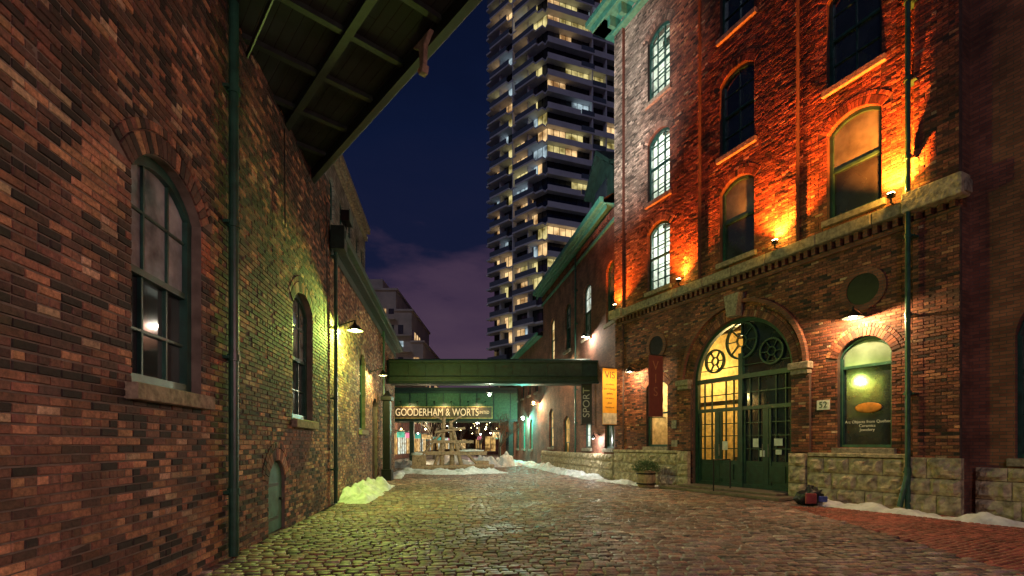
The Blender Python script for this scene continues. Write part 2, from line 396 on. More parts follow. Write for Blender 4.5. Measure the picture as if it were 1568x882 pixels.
b=MB(); b.cyl((-4,-2.1,7.5),(9.5,-2.1,7.5),.03,n=8); b.build('conduit',ob,[M_BLACK])
# ================================================================== LOW LEFT BUILDING
low=empty('low_brick_building',(-3.09,0,0),thL)
opsW=[O(17.3,18.5,2.1,4.5,.3),O(20.2,21.6,.1,3.2,.3),O(23.4,24.6,2.0,4.3,.3)]
mb=MB(); wall(mb,12.92,28.4,0,6.85,opsW,.28,y=.03); 
mb.add([(28.4,.03,0),(28.4,9,0),(28.4,9,6.85),(28.4,.03,6.85)],[(0,1,2,3)],0)
mb.add([(12.92,-.3,7.0),(28.6,-.3,7.0),(28.6,6,10.2),(12.92,6,10.2)],[(0,1,2,3)],1)
mb.build('wall_core',low,[M_MORT,M_ROOF])
def colLow(x,z): return pick([.5,1,3,4,4.4,2.6])
bricks('wall_bricks',low,12.95,28.4,0,6.85,opsW,y=.03,colf=colLow)
window(low,opsW[0],M_GL,M_GL,cols=2,y=.03); window(low,opsW[2],M_GL,M_GL,cols=2,y=.03)
d=MB(); d.box(20.2,21.6,.2,.24,.1,3.5,0); d.box(20.88,20.92,.17,.2,.1,3.2,1); d.build('door',low,[M_GREEND,M_BLACK])
g=MB(); g.box(12.8,28.7,-.42,-.26,6.88,7.08,0); g.box(12.85,28.6,-.26,.02,6.8,6.9,1); g.box(12.8,28.6,-.02,.0,6.55,6.8,1)
g.box(12.75,13.1,-.4,-.05,6.6,7.2,1)
g.build('gutter',low,[M_GREEN,M_GREEND],bevel=.01)
drainpipe(13.05,0,6.7,r=.05,off=.12,parent_e=low)
drainpipe(22.6,0,6.7,r=.05,off=.12,parent_e=low)
def WL(s,off,z): return bl.matrix_world@Vector((s,-off,z))
b=MB(); b.box(-.22,.22,-.22,.22,0,.5,0); b.box(-.15,.15,-.15,.15,.5,3.5,0); b.box(-.24,.24,-.24,.24,3.5,3.7,0); b.cyl((0,0,3.7),(0,0,3.95),.2,.05)
b.build('porch_post',None,[M_BLACK],bevel=.02,loc=WL(22.0,.35,0))
# ================================================================== STONE BUILDING behind
st=empty('stone_building',(-5.6,0,0),thL)
opsS=[O(c-.5,c+.5,z,z+2,.25) for c in(23.8,26,28.2,30.4,32.2) for z in(8.2,12.0)]
mb=MB(); wall(mb,22.6,33.2,0,15.6,opsS,.3); mb.add([(22.6,0,0),(22.6,8,0),(22.6,8,15.6),(22.6,0,15.6)],[(0,1,2,3)],0)
mb.add([(33.2,0,0),(33.2,8,0),(33.2,8,15.6),(33.2,0,15.6)],[(0,1,2,3)],0)
mb.box(22.4,33.4,-.3,8,15.6,15.95,1); mb.box(22.5,33.3,-.15,0,15.1,15.35,1); mb.box(22.6,33.2,-.1,0,11.1,11.3,1)
mb.box(23,24.2,.5,1.5,15.95,17.2,0); mb.box(26.3,30,.6,2,15.95,16.6,0)
for i in range(18): mb.box(22.7+i*.58,22.9+i*.58,-.25,0,15.36,15.58,1)
mb.build('walls',st,[M_STONEW,M_STONE])
for o in opsS: window(st,o,M_GL,M_GL)
# ================================================================== RIGHT BRICK BUILDING
thR=math.atan2(-.898,.439)
rb=empty('brick_factory_building',(4.66,22,0),thR)
dr=O(4.38,8.22,.16,3.83,1.92)
W=[]
for cx,hw in((2.6,.62),(6.26,.66),(9.9,.68)):
    for z0,zs in((7.75,10.1),(11.35,13.75),(15.4,17.9)):
        W.append(O(cx-hw,cx+hw,z0,zs,.32))
gl=O(1.9,3.1,1.5,3.85,.32); gr=O(9.5,10.8,1.5,3.9,.5)
opsR=W+[dr,gl,gr]
mb=MB(); wall(mb,0,12.2,0,20.4,opsR,.32,n=28)
mb.add([(0,0,0),(0,12,0),(0,12,20.4),(0,0,20.4)],[(0,1,2,3)],1)
mb.box(0,22,.5,12,20.35,20.6,0)
op2=[O(12.95,15.3,1.3,3.9,1.1),O(13.3,14.7,8.1,10.8,.3)]
wall(mb,12.2,24,0,20.4,op2,.32,y=.35,m=1)
mb.add([(12.2,0,0),(12.2,.35,0),(12.2,.35,20.4),(12.2,0,20.4)],[(0,1,2,3)],1)
mb.build('wall_core',rb,[M_MORTD,M_BT])
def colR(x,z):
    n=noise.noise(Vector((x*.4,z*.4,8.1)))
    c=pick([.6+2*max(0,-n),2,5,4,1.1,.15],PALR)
    k=max(0,min(1,(3.8-x)/2.6))*max(0,min(1,(z-8.5)/4))*.9  # far upper bricks blended paler: floodlight put into the brick colour
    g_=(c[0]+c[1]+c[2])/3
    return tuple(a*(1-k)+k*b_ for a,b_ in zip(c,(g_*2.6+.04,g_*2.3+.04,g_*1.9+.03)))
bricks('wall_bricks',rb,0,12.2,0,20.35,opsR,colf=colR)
for a,bx in((0,.55),(4.1,4.78),(7.75,8.43),(11.35,12.2)):
    m2=MB(); m2.box(a,bx,-.15,-.002,7.42,19.6,0); m2.build('pier_core',rb,[M_MORTD])
    bricks('pier_bricks',rb,a,bx,7.42,19.6,[],y=-.15,colf=colR)
for a,bx in((0,.5),(11.3,12.2)):
    m2=MB(); m2.box(a,bx,-.1,-.002,1.25,6.85,0); m2.build('pier_core',rb,[M_MORTD])
    bricks('pier_bricks',rb,a,bx,1.27,6.85,[],y=-.1,colf=colR)
m2=MB()
x=-.1
while x<12.2:
    L=min(U(1.1,1.6),12.4-x); m2.box(x,x+L-.012,-.3,-.0,7.1,7.4,0); x+=L
m2.build('stone_ledge',rb,[M_SILL],bevel=.025)
m2=MB(); m2.box(11.2,12.35,-.42,0,7.05,7.52,0); m2.box(-.1,.7,-.4,0,7.08,7.46,0); m2.build('ledge_block',rb,[M_STONE],bevel=.03)
m2=MB(); 
for i in range(54): m2.box(.1+i*.225,.21+i*.225,-.16,0,6.9,7.09,0)
m2.box(0,12.2,-.08,-.0,6.78,6.9,0)
m2.build('dentils',rb,[M_BT])
m2=MB(); m2.box(-.9,12.8,-.75,0,20.2,20.5,0); m2.box(-1.1,13,-.95,.1,20.5,20.75,0); m2.box(-.9,0,-.7,12,20.2,20.5,0)
for i in range(17): m2.box(.1+i*.75,.28+i*.75,-.6,0,19.75,20.2,0)
m2.box(0,12.2,-.3,0,19.62,19.75,0)
m2.build('cornice',rb,[M_GREENM],bevel=.02)
def room(x0,x1,z0,z1,d0,d1,wcol,lamp,lcol,power,name='lit_room'):
    b=MB()
    b.add([(x0,d1,z0),(x1,d1,z0),(x1,d1,z1),(x0,d1,z1)],[(0,1,2,3)],0)
    b.add([(x0,d0,z0),(x0,d1,z0),(x0,d1,z1),(x0,d0,z1)],[(0,1,2,3)],0); b.add([(x1,d0,z0),(x1,d1,z0),(x1,d1,z1),(x1,d0,z1)],[(0,1,2,3)],0)
    b.add([(x0,d0,z0),(x1,d0,z0),(x1,d1,z0),(x0,d1,z0)],[(0,1,2,3)],1); b.add([(x0,d0,z1),(x1,d0,z1),(x1,d1,z1),(x0,d1,z1)],[(0,1,2,3)],0)
    nb_=3
    b.box(x0+.002,x1-.002,d1-.04,d1-.001,z0+.002,z0+.15,1)
    for i in range(nb_): 
        yb=d0+.4+(d1-d0-.4)*i/nb_; b.box(x0,x1,yb,yb+.15,z1-.22,z1-.003,1)
    b.box(x0+.2,x0+.9,d1-.4,d1-.05,z0+.003,z0+1.5,1); b.box(x1-.8,x1-.3,d1-.06,d1-.02,z0+1.3,z0+2.0,2)
    b.build(name,rb,[mat('plaster_'+name,wcol,.8),M_WOOD,M_SILL])
    k=MB(); k.sph(lamp,.1,0,8); k.build('room_lamp',rb,[M_BULB],smooth=True)
    light('room_light','POINT',(lamp[0],lamp[1],lamp[2]-.22),lcol,power,.1,parent=rb)
for i,(z0,z1) in enumerate(((7.5,11.1),(11.2,15.1),(15.25,18.9))):
    room(1.4,4.4,z0,z1,.33,2.6,(.6,.64,.6),(2.9,1.4,z1-.9),(.95,.97,.85),[220,260,130][i])
    o=W[i]; m2=MB()
    for q in range(1,4): m2.box(o['x0']+q*.31-.012,o['x0']+q*.31+.012,.6,.62,o['z0'],o['zs']+.3)
    for q in range(1,9): m2.box(o['x0'],o['x1'],.598,.618,o['z0']+q*.31-.012,o['z0']+q*.31+.012)
    m2.build('inner_sash',rb,[M_GREENW])
room(1.6,3.4,.9,4.4,.33,2.4,(.65,.5,.3),(2.5,1.3,3.9),(1,.75,.35),90)
kinds={0:[(M_CLR,M_CLR)]*3,1:[(M_GLG,M_GL),(M_GL,M_GL),(M_GL,M_GL)],2:[(M_GLG,M_GL),(M_GL,M_GL),(M_GL,M_GLC)]}
for i,o in enumerate(W):
    g1,g2=kinds[i//3][i%3]; lit=i//3==0
    window(rb,o,g1,g2,M_GREENW,cols=3 if lit else (1 if i%3==0 else 2),rt=3 if lit else (1 if i%3==0 else 2),rb=3 if lit else (1 if i%3==0 else 2),mid=.5,fw=.09)
window(rb,gl,M_CLR,M_CLR,M_GREENW,cols=1,rt=1,rb=1)
window(rb,gr,M_GLG,M_GL,M_GREENW,cols=1,rt=1,rb=1,mid=.74)
text('Art Objects from Quebec\nCeramics\nJewelery',.105,(10.15,.17,2.08),(math.pi/2,0,0),M_WHITE,rb,'window_lettering',.002)
sg=MB(); sg.sph((10.18,.16,2.55),.3,0,8,(1.1,.05,.45)); sg.build('window_oval_sign',rb,[mat('orange_sign',(.5,.18,.02),.5)],smooth=True)
for o in op2: window(rb,o,M_GL,M_GL,y=.35,cols=2)
for cx,cz in((10.15,5.62),(2.5,5.5)):
    m2=MB(); m2.ring(cx,cz,.4,.56,-.05,-.0,n=28,m=0); m2.cyl((cx,-.03,cz),(cx,0,cz),.4,n=28,m=1); m2.build('round_vent',rb,[M_BT,M_BLACK])
def stones(name,parent,L0,L1,h,rows=3,y0=-.16,gap=.015):
    b=MB(); z=0; hs=[h/rows*U(.8,1.2) for _ in range(rows)]; k=h/sum(hs)
    for r in range(rows):
        hh=hs[r]*k; x=L0
        while x<L1-.02:
            L=min(U(.3,.85),L1-x)
            if L1-x-L<.2: L=L1-x
            xa,xb_,za,zb=x,x+L-gap,z,z+hh-gap; nx=max(3,int(L/.09)); nz_=max(3,int(hh/.09)); yb=y0-U(0,.02)
            g_=[]
            for j in range(nz_+1):
                for i in range(nx+1):
                    px=xa+(xb_-xa)*i/nx; pz=za+(zb-za)*j/nz_
                    edge=(i in(0,nx)) or (j in(0,nz_))
                    dpt=0 if edge else .045+.09*noise.noise(Vector((px*6,pz*6,x)))+U(-.015,.015)
                    g_.append((px,yb-dpt+(.02 if edge else 0),pz))
            b.add(g_,[(j*(nx+1)+i,j*(nx+1)+i+1,(j+1)*(nx+1)+i+1,(j+1)*(nx+1)+i) for j in range(nz_) for i in range(nx)])
            b.box(xa,xb_,yb+.021,y0+.16,za,zb,0); x+=L
        z+=hh
    return b.build(name,parent,[M_STONE])
stones('stone_base',rb,-.02,3.85,1.25); stones('stone_base',rb,8.75,11.2,1.25); stones('stone_base',rb,11.2,12.3,1.3,y0=-.3)
stones('stone_base',rb,3.86,4.36,1.35,y0=-.24); stones('stone_base',rb,8.24,8.74,1.35,y0=-.24)
stones('stone_base',rb,12.35,19,1.1,y0=.2)
m2=MB(); m2.box(0,3.8,-.22,0,1.26,1.36,0); m2.box(8.8,11.2,-.22,0,1.26,1.36,0); m2.build('base_cap',rb,[M_STONE],bevel=.02)
m2=MB()
for x in(3.75,8.22): m2.box(x,x+.62,-.26,-.0,3.75,3.95,0); m2.box(x+.05,x+.57,-.2,-.0,3.61,3.745,0)
m2.prism([(6.12,5.78),(6.48,5.78),(6.6,6.5),(6.0,6.5)],-.32,-.01,0); m2.build('keystone_and_imposts',rb,[M_SILL],bevel=.02)
m2=MB(); m2.ring(6.3,3.9,2.3,2.42,-.13,-.001,0,math.pi,n=48); m2.build('arch_moulding',rb,[M_BT])
for xa,xb_ in((3.82,4.36),(8.24,8.78)):
    m2=MB(); m2.box(xa,xb_,-.1,-.002,1.36,3.6,0); m2.build('pier_core',rb,[M_MORTD]); bricks('pier_bricks',rb,xa,xb_,1.37,3.6,[],y=-.1,colf=colR)
# ---- big arched doorway
dm=MB(); yy=.26
dm.ring(6.3,3.83,1.8,1.915,yy-.14,yy,0,math.pi,n=40,m=0)
for xa,xb_ in((4.385,4.5),(6.22,6.38),(8.1,8.215)): dm.box(xa,xb_,yy-.14,yy,.16,3.83 if xa!=6.22 else 4.6,0)
dm.box(4.5,8.1,yy-.145,yy,3.75,3.9,0); dm.box(4.5,8.1,yy-.13,yy,2.72,2.84,0)
dm.box(4.5,8.1,yy-.12,yy,.16,.3,0)
def circ(cx,cz,r,sp):
    dm.ring(cx,cz,r-.06,r,yy-.11,yy-.01,n=28,m=0)
    dm.ring(cx,cz,r*.28,r*.28+.03,yy-.09,yy-.01,n=14,m=0)
    for i in range(sp):
        t=2*math.pi*i/sp
        ca,sa=math.cos(t),math.sin(t); q=.014
        dm.prism([(cx+ca*r*.3-sa*q,cz+sa*r*.3+ca*q),(cx+ca*(r-.04)-sa*q,cz+sa*(r-.04)+ca*q),(cx+ca*(r-.04)+sa*q,cz+sa*(r-.04)-ca*q),(cx+ca*r*.3+sa*q,cz+sa*r*.3-ca*q)],yy-.08,yy-.01,0)
circ(6.3,5.02,.62,8); circ(5.2,4.5,.42,6); circ(7.4,4.5,.42,6)
def fan(a0,a1,m):
    pts=[(6.3+1.85*math.cos(a0+(a1-a0)*i/16),3.83+1.85*math.sin(a0+(a1-a0)*i/16)) for i in range(17)]
    dm.add([(6.3,yy-.01,3.83)]+[(x,yy-.01,z) for x,z in pts],[tuple(range(18))],m)
fan(0,math.pi*.5,4); fan(math.pi*.5,math.pi,2)
for i,(xa,xb_) in enumerate(((4.5,6.22),(6.38,8.1))):
    for (za,zb,m) in((2.84,3.75,2 if i==0 else 4),(1.05,2.72,2 if i==0 else 1)):
        dm.add([(xa,yy-.02,za),(xb_,yy-.02,za),(xb_,yy-.02,zb),(xa,yy-.02,zb)],[(0,1,2,3)],m)
    dm.box(xa,xb_,yy-.06,yy,.3,1.05,0)
    xm=(xa+xb_)/2
    dm.box(xm-.06,xm+.06,yy-.1,yy-.01,.3,2.72,0)
    for q in(-.62,-.3,.3,.62): dm.box(xm+q-.015,xm+q+.015,yy-.07,yy-.01,1.05,3.75,0)
    for z in(1.45,1.88,2.3,3.3): dm.box(xa,xb_,yy-.068,yy-.012,z-.015,z+.015,0)
    for q in(-.83,-.1,.1,.83): dm.box(xm+q-.045,xm+q+.045,yy-.085,yy-.01,.3,2.72,0)
    for q in(-.62,.12):
        dm.box(xm+q,xm+q+.5,yy-.09,yy-.06,.42,.92,0)
    dm.cyl((xm-.1,yy-.16,1.2),(xm-.1,yy-.16,1.6),.012,m=3); dm.cyl((xm+.1,yy-.16,1.2),(xm+.1,yy-.16,1.6),.012,m=3)
dm.box(4.6,8.0,yy-.07,yy-.012,4.188,4.212,0)
dm.build('arched_double_door',rb,[M_DOOR,M_GL,M_CLR,M_SILL,M_GL])
room(3.6,6.32,.1,6.1,.34,4.5,(.62,.47,.2),(4.9,2.2,4.6),(1,.68,.25),260,'entrance_hall')
m2=MB()
for i in range(12): m2.box(3.7+i*.2,3.9+i*.2,3.2,4.3,.2+i*.2,.4+i*.2,0)
for i in range(0,12,1): m2.box(3.78+i*.2,3.81+i*.2,3.2,3.23,.4+i*.2,1.35+i*.2,1)
m2.prism([(3.7,1.3),(6.1,3.7),(6.1,3.78),(3.7,1.38)],3.19,3.25,1); m2.box(3.6,6.3,1.2,1.35,3.05,3.2,1)
m2.box(4.2,5.6,2.3,3.0,.102,1.1,1)
m2.build('staircase',rb,[M_WOODG,M_WOOD])
m2=MB()
for (x,z,a,h) in((6.75,1.5,.2,.28),(7.5,1.55,.28,.22),(7.55,1.28,.2,.15),(5.55,1.4,.22,.3),(7.0,1.2,.18,.2)): m2.box(x,x+a,yy-.1,yy-.095,z,z+h)
m2.build('door_notices',rb,[M_WHITE])
m2=MB(); m2.box(3.9,8.6,-1.15,-.3,0,.1,0); m2.box(4.4,8.2,-.75,.24,.1,.17,0); m2.build('door_steps',rb,[mat('step_stone',(.16,.12,.09),.8)],bevel=.02)
m2=MB(); m2.box(8.95,9.31,-.035,-.015,2.55,2.82); m2.build('number_plate',rb,[M_WHITE],bevel=.005)
text('52',.24,(9.13,-.04,2.685),(math.pi/2,0,0),M_BLACK,rb,'number',.003)
m2=MB(); m2.box(3.35,3.6,-.04,-.015,2.2,2.5); m2.box(3.35,3.65,-.04,-.015,1.5,1.75); m2.build('notice_plates',rb,[M_SILL])
bpy.context.view_layer.update()
def WR(s,off,z): return rb.matrix_world@Vector((s,-off,z))
drainpipe(11.32,0,19.6,r=.055,off=.36,parent_e=rb)
def banner(s,z0,z1,w,bg,name='hanging_banner',f=WR,th=thR,off0=.1):
    p=f(s,off0,0); e=empty(name,(p.x,p.y,0),th)
    b=MB(); b.box(-.012,.012,-w-.05,-.05,z0,z1,0); b.cyl((0,.1,z1+.03),(0,-w-.1,z1+.03),.018,m=1); b.cyl((0,.1,z0-.03),(0,-w-.1,z0-.03),.018,m=1)
    b.build('cloth',e,[bg,M_BLACK])
    return e
M_ORB=mat('orange_banner',(.75,.33,.02),.7,var=.1); M_REDB=mat('maroon_banner',(.15,.03,.025),.7,var=.1); M_DKB=mat('dark_banner',(.06,.06,.065),.7,var=.1); M_BRL=mat('brown_letter',(.3,.12,.06),.7)
e1=banner(.15,2.45,4.9,.75,M_ORB)
def btext(e,body,size,y,z,m,rot=0,sx=1):
    return text(body,size,(.016,y,z),(math.pi/2,rot,math.pi/2),m,e,'banner_lettering',.002,sx=sx)
btext(e1,'VIS',.42,-.42,4.6,M_BLACK)
for i,t in enumerate(['modern','art + design','gallery','ceramics','glass','furniture']): btext(e1,t,.13,-.42,4.2-i*.2,M_BLACK)
m2=MB(); m2.box(.013,.02,-.8,-.05,2.47,2.95); m2.build('banner_base_panel',e1,[mat('cream_panel',(.6,.5,.35),.7)])
e2=banner(3.0,2.65,5.0,.7,M_REDB)
for i,ch in enumerate('VIS'): btext(e2,ch,.5,-.42,4.6-i*.5,M_BRL)
# ---- wall lamps (open-bottom shades; rims cut off the upward light)
def wall_lamp(p,th,col,power,bulb,r=.2,reach=.5,name='wall_lamp',glow=.03,bulbr=.06,skirt=.03,drop=0):
    e=empty(name,p,th)
    b=MB(); b.cyl((0,reach,.1),(0,reach-.04,.1),.08,m=0)
    b.cyl((0,reach-.02,.1),(0,0,.26),.018,m=0); b.cyl((0,0,.26),(0,0,.16),.03,m=0)
    b.cyl((0,0,.0),(0,0,.14),r,.06,n=20,m=0,caps=False); b.cyl((0,0,.14),(0,0,.18),.06,.04,n=16,m=0)
    b.cyl((0,0,.0),(0,0,-skirt),r,r,n=20,m=0,caps=False)
    b.build('shade',e,[M_BLACK],smooth=False)
    k=MB(); k.sph((0,0,.05-drop),bulbr,0,8); k.build('bulb',e,[bulb],smooth=True)
    light('lamp_light','POINT',(0,0,.05-drop-bulbr-glow-.005),col,power,glow,parent=e)
    return e
wall_lamp(WL(13.85,.46,4.78),thL,(.7,1,.16),950,M_BULBG,r=.22,reach=.46,bulbr=.08,skirt=.03,drop=.04)
wall_lamp(WL(19.4,.5,4.3),thL,(1,.85,.3),260,M_BULBO,r=.16,reach=.5)
wall_lamp(WR(10.15,.45,4.85),thR,(1,.62,.27),380,M_BULB,r=.24,bulbr=.09)
wall_lamp(WR(1.45,.5,4.6),thR,(1,.7,.35),200,M_BULB,r=.18,bulbr=.08)
def uplight(s,power,off=.42,col=(1,.17,.015)):
    p=WR(s,off,7.5); e=empty('uplight',p,thR)
    b=MB(); b.box(-.07,.07,-.06,.06,.02,.12,0); b.box(-.02,.02,-.02,.02,-.12,.02,0); b.box(-.02,.02,0,.2,-.12,-.09,0); b.build('housing',e,[M_BLACK],bevel=.01)
    k=MB(); k.box(-.06,.06,-.045,.045,.125,.145); k.build('lens',e,[M_BULBO])
    l=light('amber_light','SPOT',(0,-.02,.17),col,power,.04,parent=e,spot=122,blend=.8)
    l.rotation_euler=(Vector((0,.2,1))).to_track_quat('-Z','Y').to_euler()
    light('amber_spill','POINT',(0,-.03,.22),(1,.5,.05),power*.014,.04,parent=e)
uplight(.38,1200); uplight(4.1,2000); uplight(7.95,3600); uplight(11.0,6200)
# ================================================================== RIGHT LOWER BUILDING
thM=math.atan2(-1,.172)
mbd=empty('brick_mill_building',(.19,48,0),thM)
up=[O(c-.62,c+.62,7.2,9.7,.3) for c in(25.6,22.2,18.6,14.9)]
lo=[O(c-.6,c+.6,1.4,3.8,.3) for c in(25.4,22.3)]+[O(17.6,19,.1,3,.3),O(14,15.2,1.4,3.7,.3)]
mb=MB(); wall(mb,12.2,26.3,0,12.35,up+lo,.3)
mb.add([(12.2,0,9.4),(12.2,8,9.4),(12.2,8,12.35),(12.2,0,12.35)],[(0,1,2,3)],0)
mb.add([(12,-.6,12.5),(26.3,-.6,12.5),(26.3,6,16.5),(12,6,16.5)],[(0,1,2,3)],1)
lo2=[O(c-.55,c+.55,1.2,3.4,.25) for c in(2,5,8)]; up2=[O(c-.5,c+.5,5.6,7.8,.25) for c in(1.7,4.5,7.3,10)]
wall(mb,0,12.2,0,9.5,up2+lo2,.3)
mb.add([(0,-.4,9.6),(12.2,-.4,9.6),(12.2,6,13),(0,6,13)],[(0,1,2,3)],1)
mb.add([(0,0,0),(0,8,0),(0,8,9.5),(0,0,9.5)],[(0,1,2,3)],0)
for i in range(60): mb.box(12.3+i*.225,12.41+i*.225,-.12,0,11.9,12.15,0)
mb.build('walls',mbd,[M_BT,M_ROOF])
for i,o in enumerate(up): window(mbd,o,[M_GLG,M_LC,M_GLC,M_LW][i],[M_GL,M_GLC,M_GL,M_LW][i],M_GREENW,cols=2)
for i,o in enumerate(lo): window(mbd,o,[M_GLG,M_LC,M_LY,M_LW][i],[M_GLC,M_LC,M_LY,M_LW][i],M_GREENW,cols=2)
for o in up2: window(mbd,o,M_LY if R()<.5 else M_GL,M_GL,cols=1)
for o in lo2: window(mbd,o,M_TEAL,M_TEAL,M_GREENM,cols=1)
m2=MB(); m2.box(12,26.2,-.75,-.55,12.35,12.62,0); m2.box(12,26.2,-.55,0,12.3,12.38,0); m2.box(12,26.2,-.1,0,11.6,11.75,0); m2.box(12,26.2,-.45,-.4,12.1,12.3,0)
m2.box(-.2,12,-.5,-.35,9.5,9.72,0); m2.box(-.2,12,-.35,0,9.45,9.5,0)
m2.build('eaves',mbd,[M_GREENM],bevel=.02)
m2=MB(); m2.prism([(22.6,12.6),(25.6,12.6),(25.6,14.4),(24.1,15.5),(22.6,14.4)],.1,4,0); m2.box(23.3,24.9,.05,.1,12.9,14.2,1)
m2.prism([(22.3,14.3),(24.1,15.7),(25.9,14.3),(25.9,14.5),(24.1,15.95),(22.3,14.5)],-.2,4,0); m2.build('dormer',mbd,[M_GREEND,M_GL])
stones('stone_base',mbd,12.3,26.2,1.15)
bpy.context.view_layer.update()
def WM(s,off,z): return mbd.matrix_world@Vector((s,-off,z))
e3=banner(23.4,2.6,4.75,.55,M_DKB,f=WM,th=thM)
text('SPORT',.5,(.016,-.33,3.68),(math.pi/2,-math.pi/2,math.pi/2),M_WHITE,e3,'banner_lettering',.002,sx=1.0)
wall_lamp(WM(22.9,.4,7.1),thM,(1,.9,.7),260,M_BULB,r=.16,bulbr=.09)
wall_lamp(WM(18.6,.4,6.4),thM,(1,.66,.3),340,M_BULBO,r=.16,bulbr=.09)
wall_lamp(WM(24.2,.35,1.9),thM,(1,.95,.85),130,M_BULB,r=.12,name='low_wall_lamp',bulbr=.09)
wall_lamp(WM(11.2,.5,4.6),thM,(1,.7,.35),650,M_BULBO,r=.2,bulbr=.12)
wall_lamp(WM(7.0,.5,3.7),thM,(.2,1,.75),900,M_BULBG,r=.2,bulbr=.14)
drainpipe(20.5,0,12,r=.05,off=.12,parent_e=mbd)
# ================================================================== PIPE BRIDGE + SIGN BRIDGE
pb=empty('footbridge',(0,24.6,0),0)
b=MB(); b.box(-7.0,4.3,0.04,1.86,4.72,4.85,0); b.box(-7.0,4.3,-.06,.04,4.72,5.66,0); b.box(-7,4.3,1.86,1.96,4.72,5.66,0)
b.box(-7,4.3,-.14,.08,5.62,5.74,0); b.box(-7,4.3,-.14,.06,4.68,4.8,0)
for i in range(14): b.box(-6.9+i*.86,-6.84+i*.86,-.1,-.06,4.8,5.62,0)
b.cyl((-7,-.2,4.62),(4.3,-.2,4.62),.06,n=10)
b.cyl((-7,-.16,4.95),(4.3,-.16,4.95),.03,n=8); b.cyl((-7,1.0,5.9),(4.3,1.0,5.9),.1,n=10)
b.build('girder',pb,[M_GREEND],bevel=.008)
sb=empty('sign_footbridge',(0,46,0),0)
b=MB(); b.box(-13,.5,0,.12,3.85,6.4,0); b.box(-13,.5,-.1,.2,6.3,6.5,1); b.box(-13,.5,-.1,.2,3.7,3.9,1); b.box(-13,.5,.2,2.3,3.72,3.85,1); b.box(-13,.5,2.3,2.4,3.7,6.4,0)
b.prism([(-12.5,6.5),(.5,6.5),(.5,6.9),(-12.5,6.9)],.5,2,1)
for i in range(9): b.box(-12.6+i*1.55,-12.5+i*1.55,-.06,0,3.9,6.3,1)
b.box(-9.6,-9.2,.4,.8,0,3.7,1); b.box(-.3,.1,.4,.8,0,3.7,1)
b.build('girder',sb,[M_OLIVE,M_GREEND])
sgn=empty('factory_sign',(0,45.75,0),0)
b=MB(); b.box(-10.75,-1.9,-.06,.05,4.02,5.0,0); b.box(-10.85,-1.8,-.08,-.0,5.0,5.06,1); b.box(-10.85,-1.8,-.08,-.0,3.96,4.02,1); 
for x in(-10.85,-1.86): b.box(x,x+.06,-.08,0,4.02,5.0,1)
for i in range(6): 
    x=-10.2+i*1.55; b.cyl((x,0,5.06),(x,-.5,5.5),.02,m=2); b.cyl((x,-.5,5.52),(x,-.5,5.4),.05,.13,m=2)
b.build('board',sgn,[mat('sign_board',(.1,.06,.035),.6),mat('sign_gold',(.55,.35,.12),.6),M_BLACK])
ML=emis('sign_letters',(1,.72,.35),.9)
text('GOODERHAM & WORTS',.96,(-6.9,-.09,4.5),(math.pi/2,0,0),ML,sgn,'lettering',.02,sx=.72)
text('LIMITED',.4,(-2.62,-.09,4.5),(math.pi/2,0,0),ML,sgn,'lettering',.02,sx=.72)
for i in (0,2,4):
    light('sign_light','SPOT',(-9.4+i*1.55,-.7,5.36),(1,.75,.4),90,.08,parent=sgn,spot=130,rot=(math.radians(32),0,0))
light('girder_wash','POINT',(-6.5,-4,5.9),(.6,1,.3),160,.3,parent=sb)
# ================================================================== FAR STREET
M_PINK=emis('pink_shop_sign',(1,.25,.4),.9)
def far_block(name,x0,x1,y0,y1,h,m,litp=.3,face='x0'):
    e=empty(name,(0,0,0)); b=MB(); b.box(x0,x1,y0,y1,0,h,0); b.box(x0-.2,x1+.2,y0-.2,y1+.2,h,h+.25,1)
    nfl=int(h/3.2); px=x0 if face=='x0' else x1
    for fl in range(nfl):
        z=fl*3.2+(1.0 if fl else .5); hh=1.7 if fl else 2.3; w_=1.0 if fl else 1.6
        x=x0+.6
        while x<x1-1.8:
            mi=random.choice([3,4,5]) if R()<(litp if fl else .6) else 2
            b.box(x,x+w_,y0-.06,y0,z,z+hh,mi); b.box(x+w_/2-.04,x+w_/2+.04,y0-.1,y0-.06,z,z+hh,1); b.box(x-.06,x+w_+.06,y0-.1,y0,z-.12,z-.01,1); x+=2.1
        y=y0+.6
        while y<y1-1.8:
            mi=random.choice([3,4,5]) if R()<(litp if fl else .85) else 2
            b.box(px-.06,px+.06,y,y+w_,z,z+hh,mi); b.box(px-.1,px+.1,y+w_/2-.04,y+w_/2+.04,z,z+hh,1); y+=2.2
    s_=1 if face=='x1' else -1
    y=y0+1
    while y<y1-4:
        xa,xb_=sorted((px,px+s_*1.0)); b.box(xa,xb_,y,y+2.6,2.95,3.05,random.choice([1,6]))
        xa,xb_=sorted((px+s_*.1,px+s_*.9)); b.box(xa,xb_,y+3,y+3.08,2.3,2.9,random.choice([3,5,7,8]))
        y+=U(4,6)
    b.build('walls',e,[m,M_SILL,M_GL,M_LW,M_LY,M_LC,M_GREEN,M_TEAL,M_PINK]); return e
far_block('brick_shop_building',-21,-11.6,31,45.6,7.5,M_BT,.3,'x1')
far_block('brick_shop_building',-21,-12.4,49,75,7.2,M_BT,.3,'x1')
far_block('brick_shop_building',-24,-14.6,78,120,9,M_BT,.3,'x1')
far_block('brick_shop_building',-1.2,8,50,74,7.5,M_BT,.4,'x0')
far_block('brick_shop_building',-4.8,3,78,120,8,M_BT,.4,'x0')
far_block('brick_shop_building',-16,0,125,135,9,M_BT,.3,'x0')
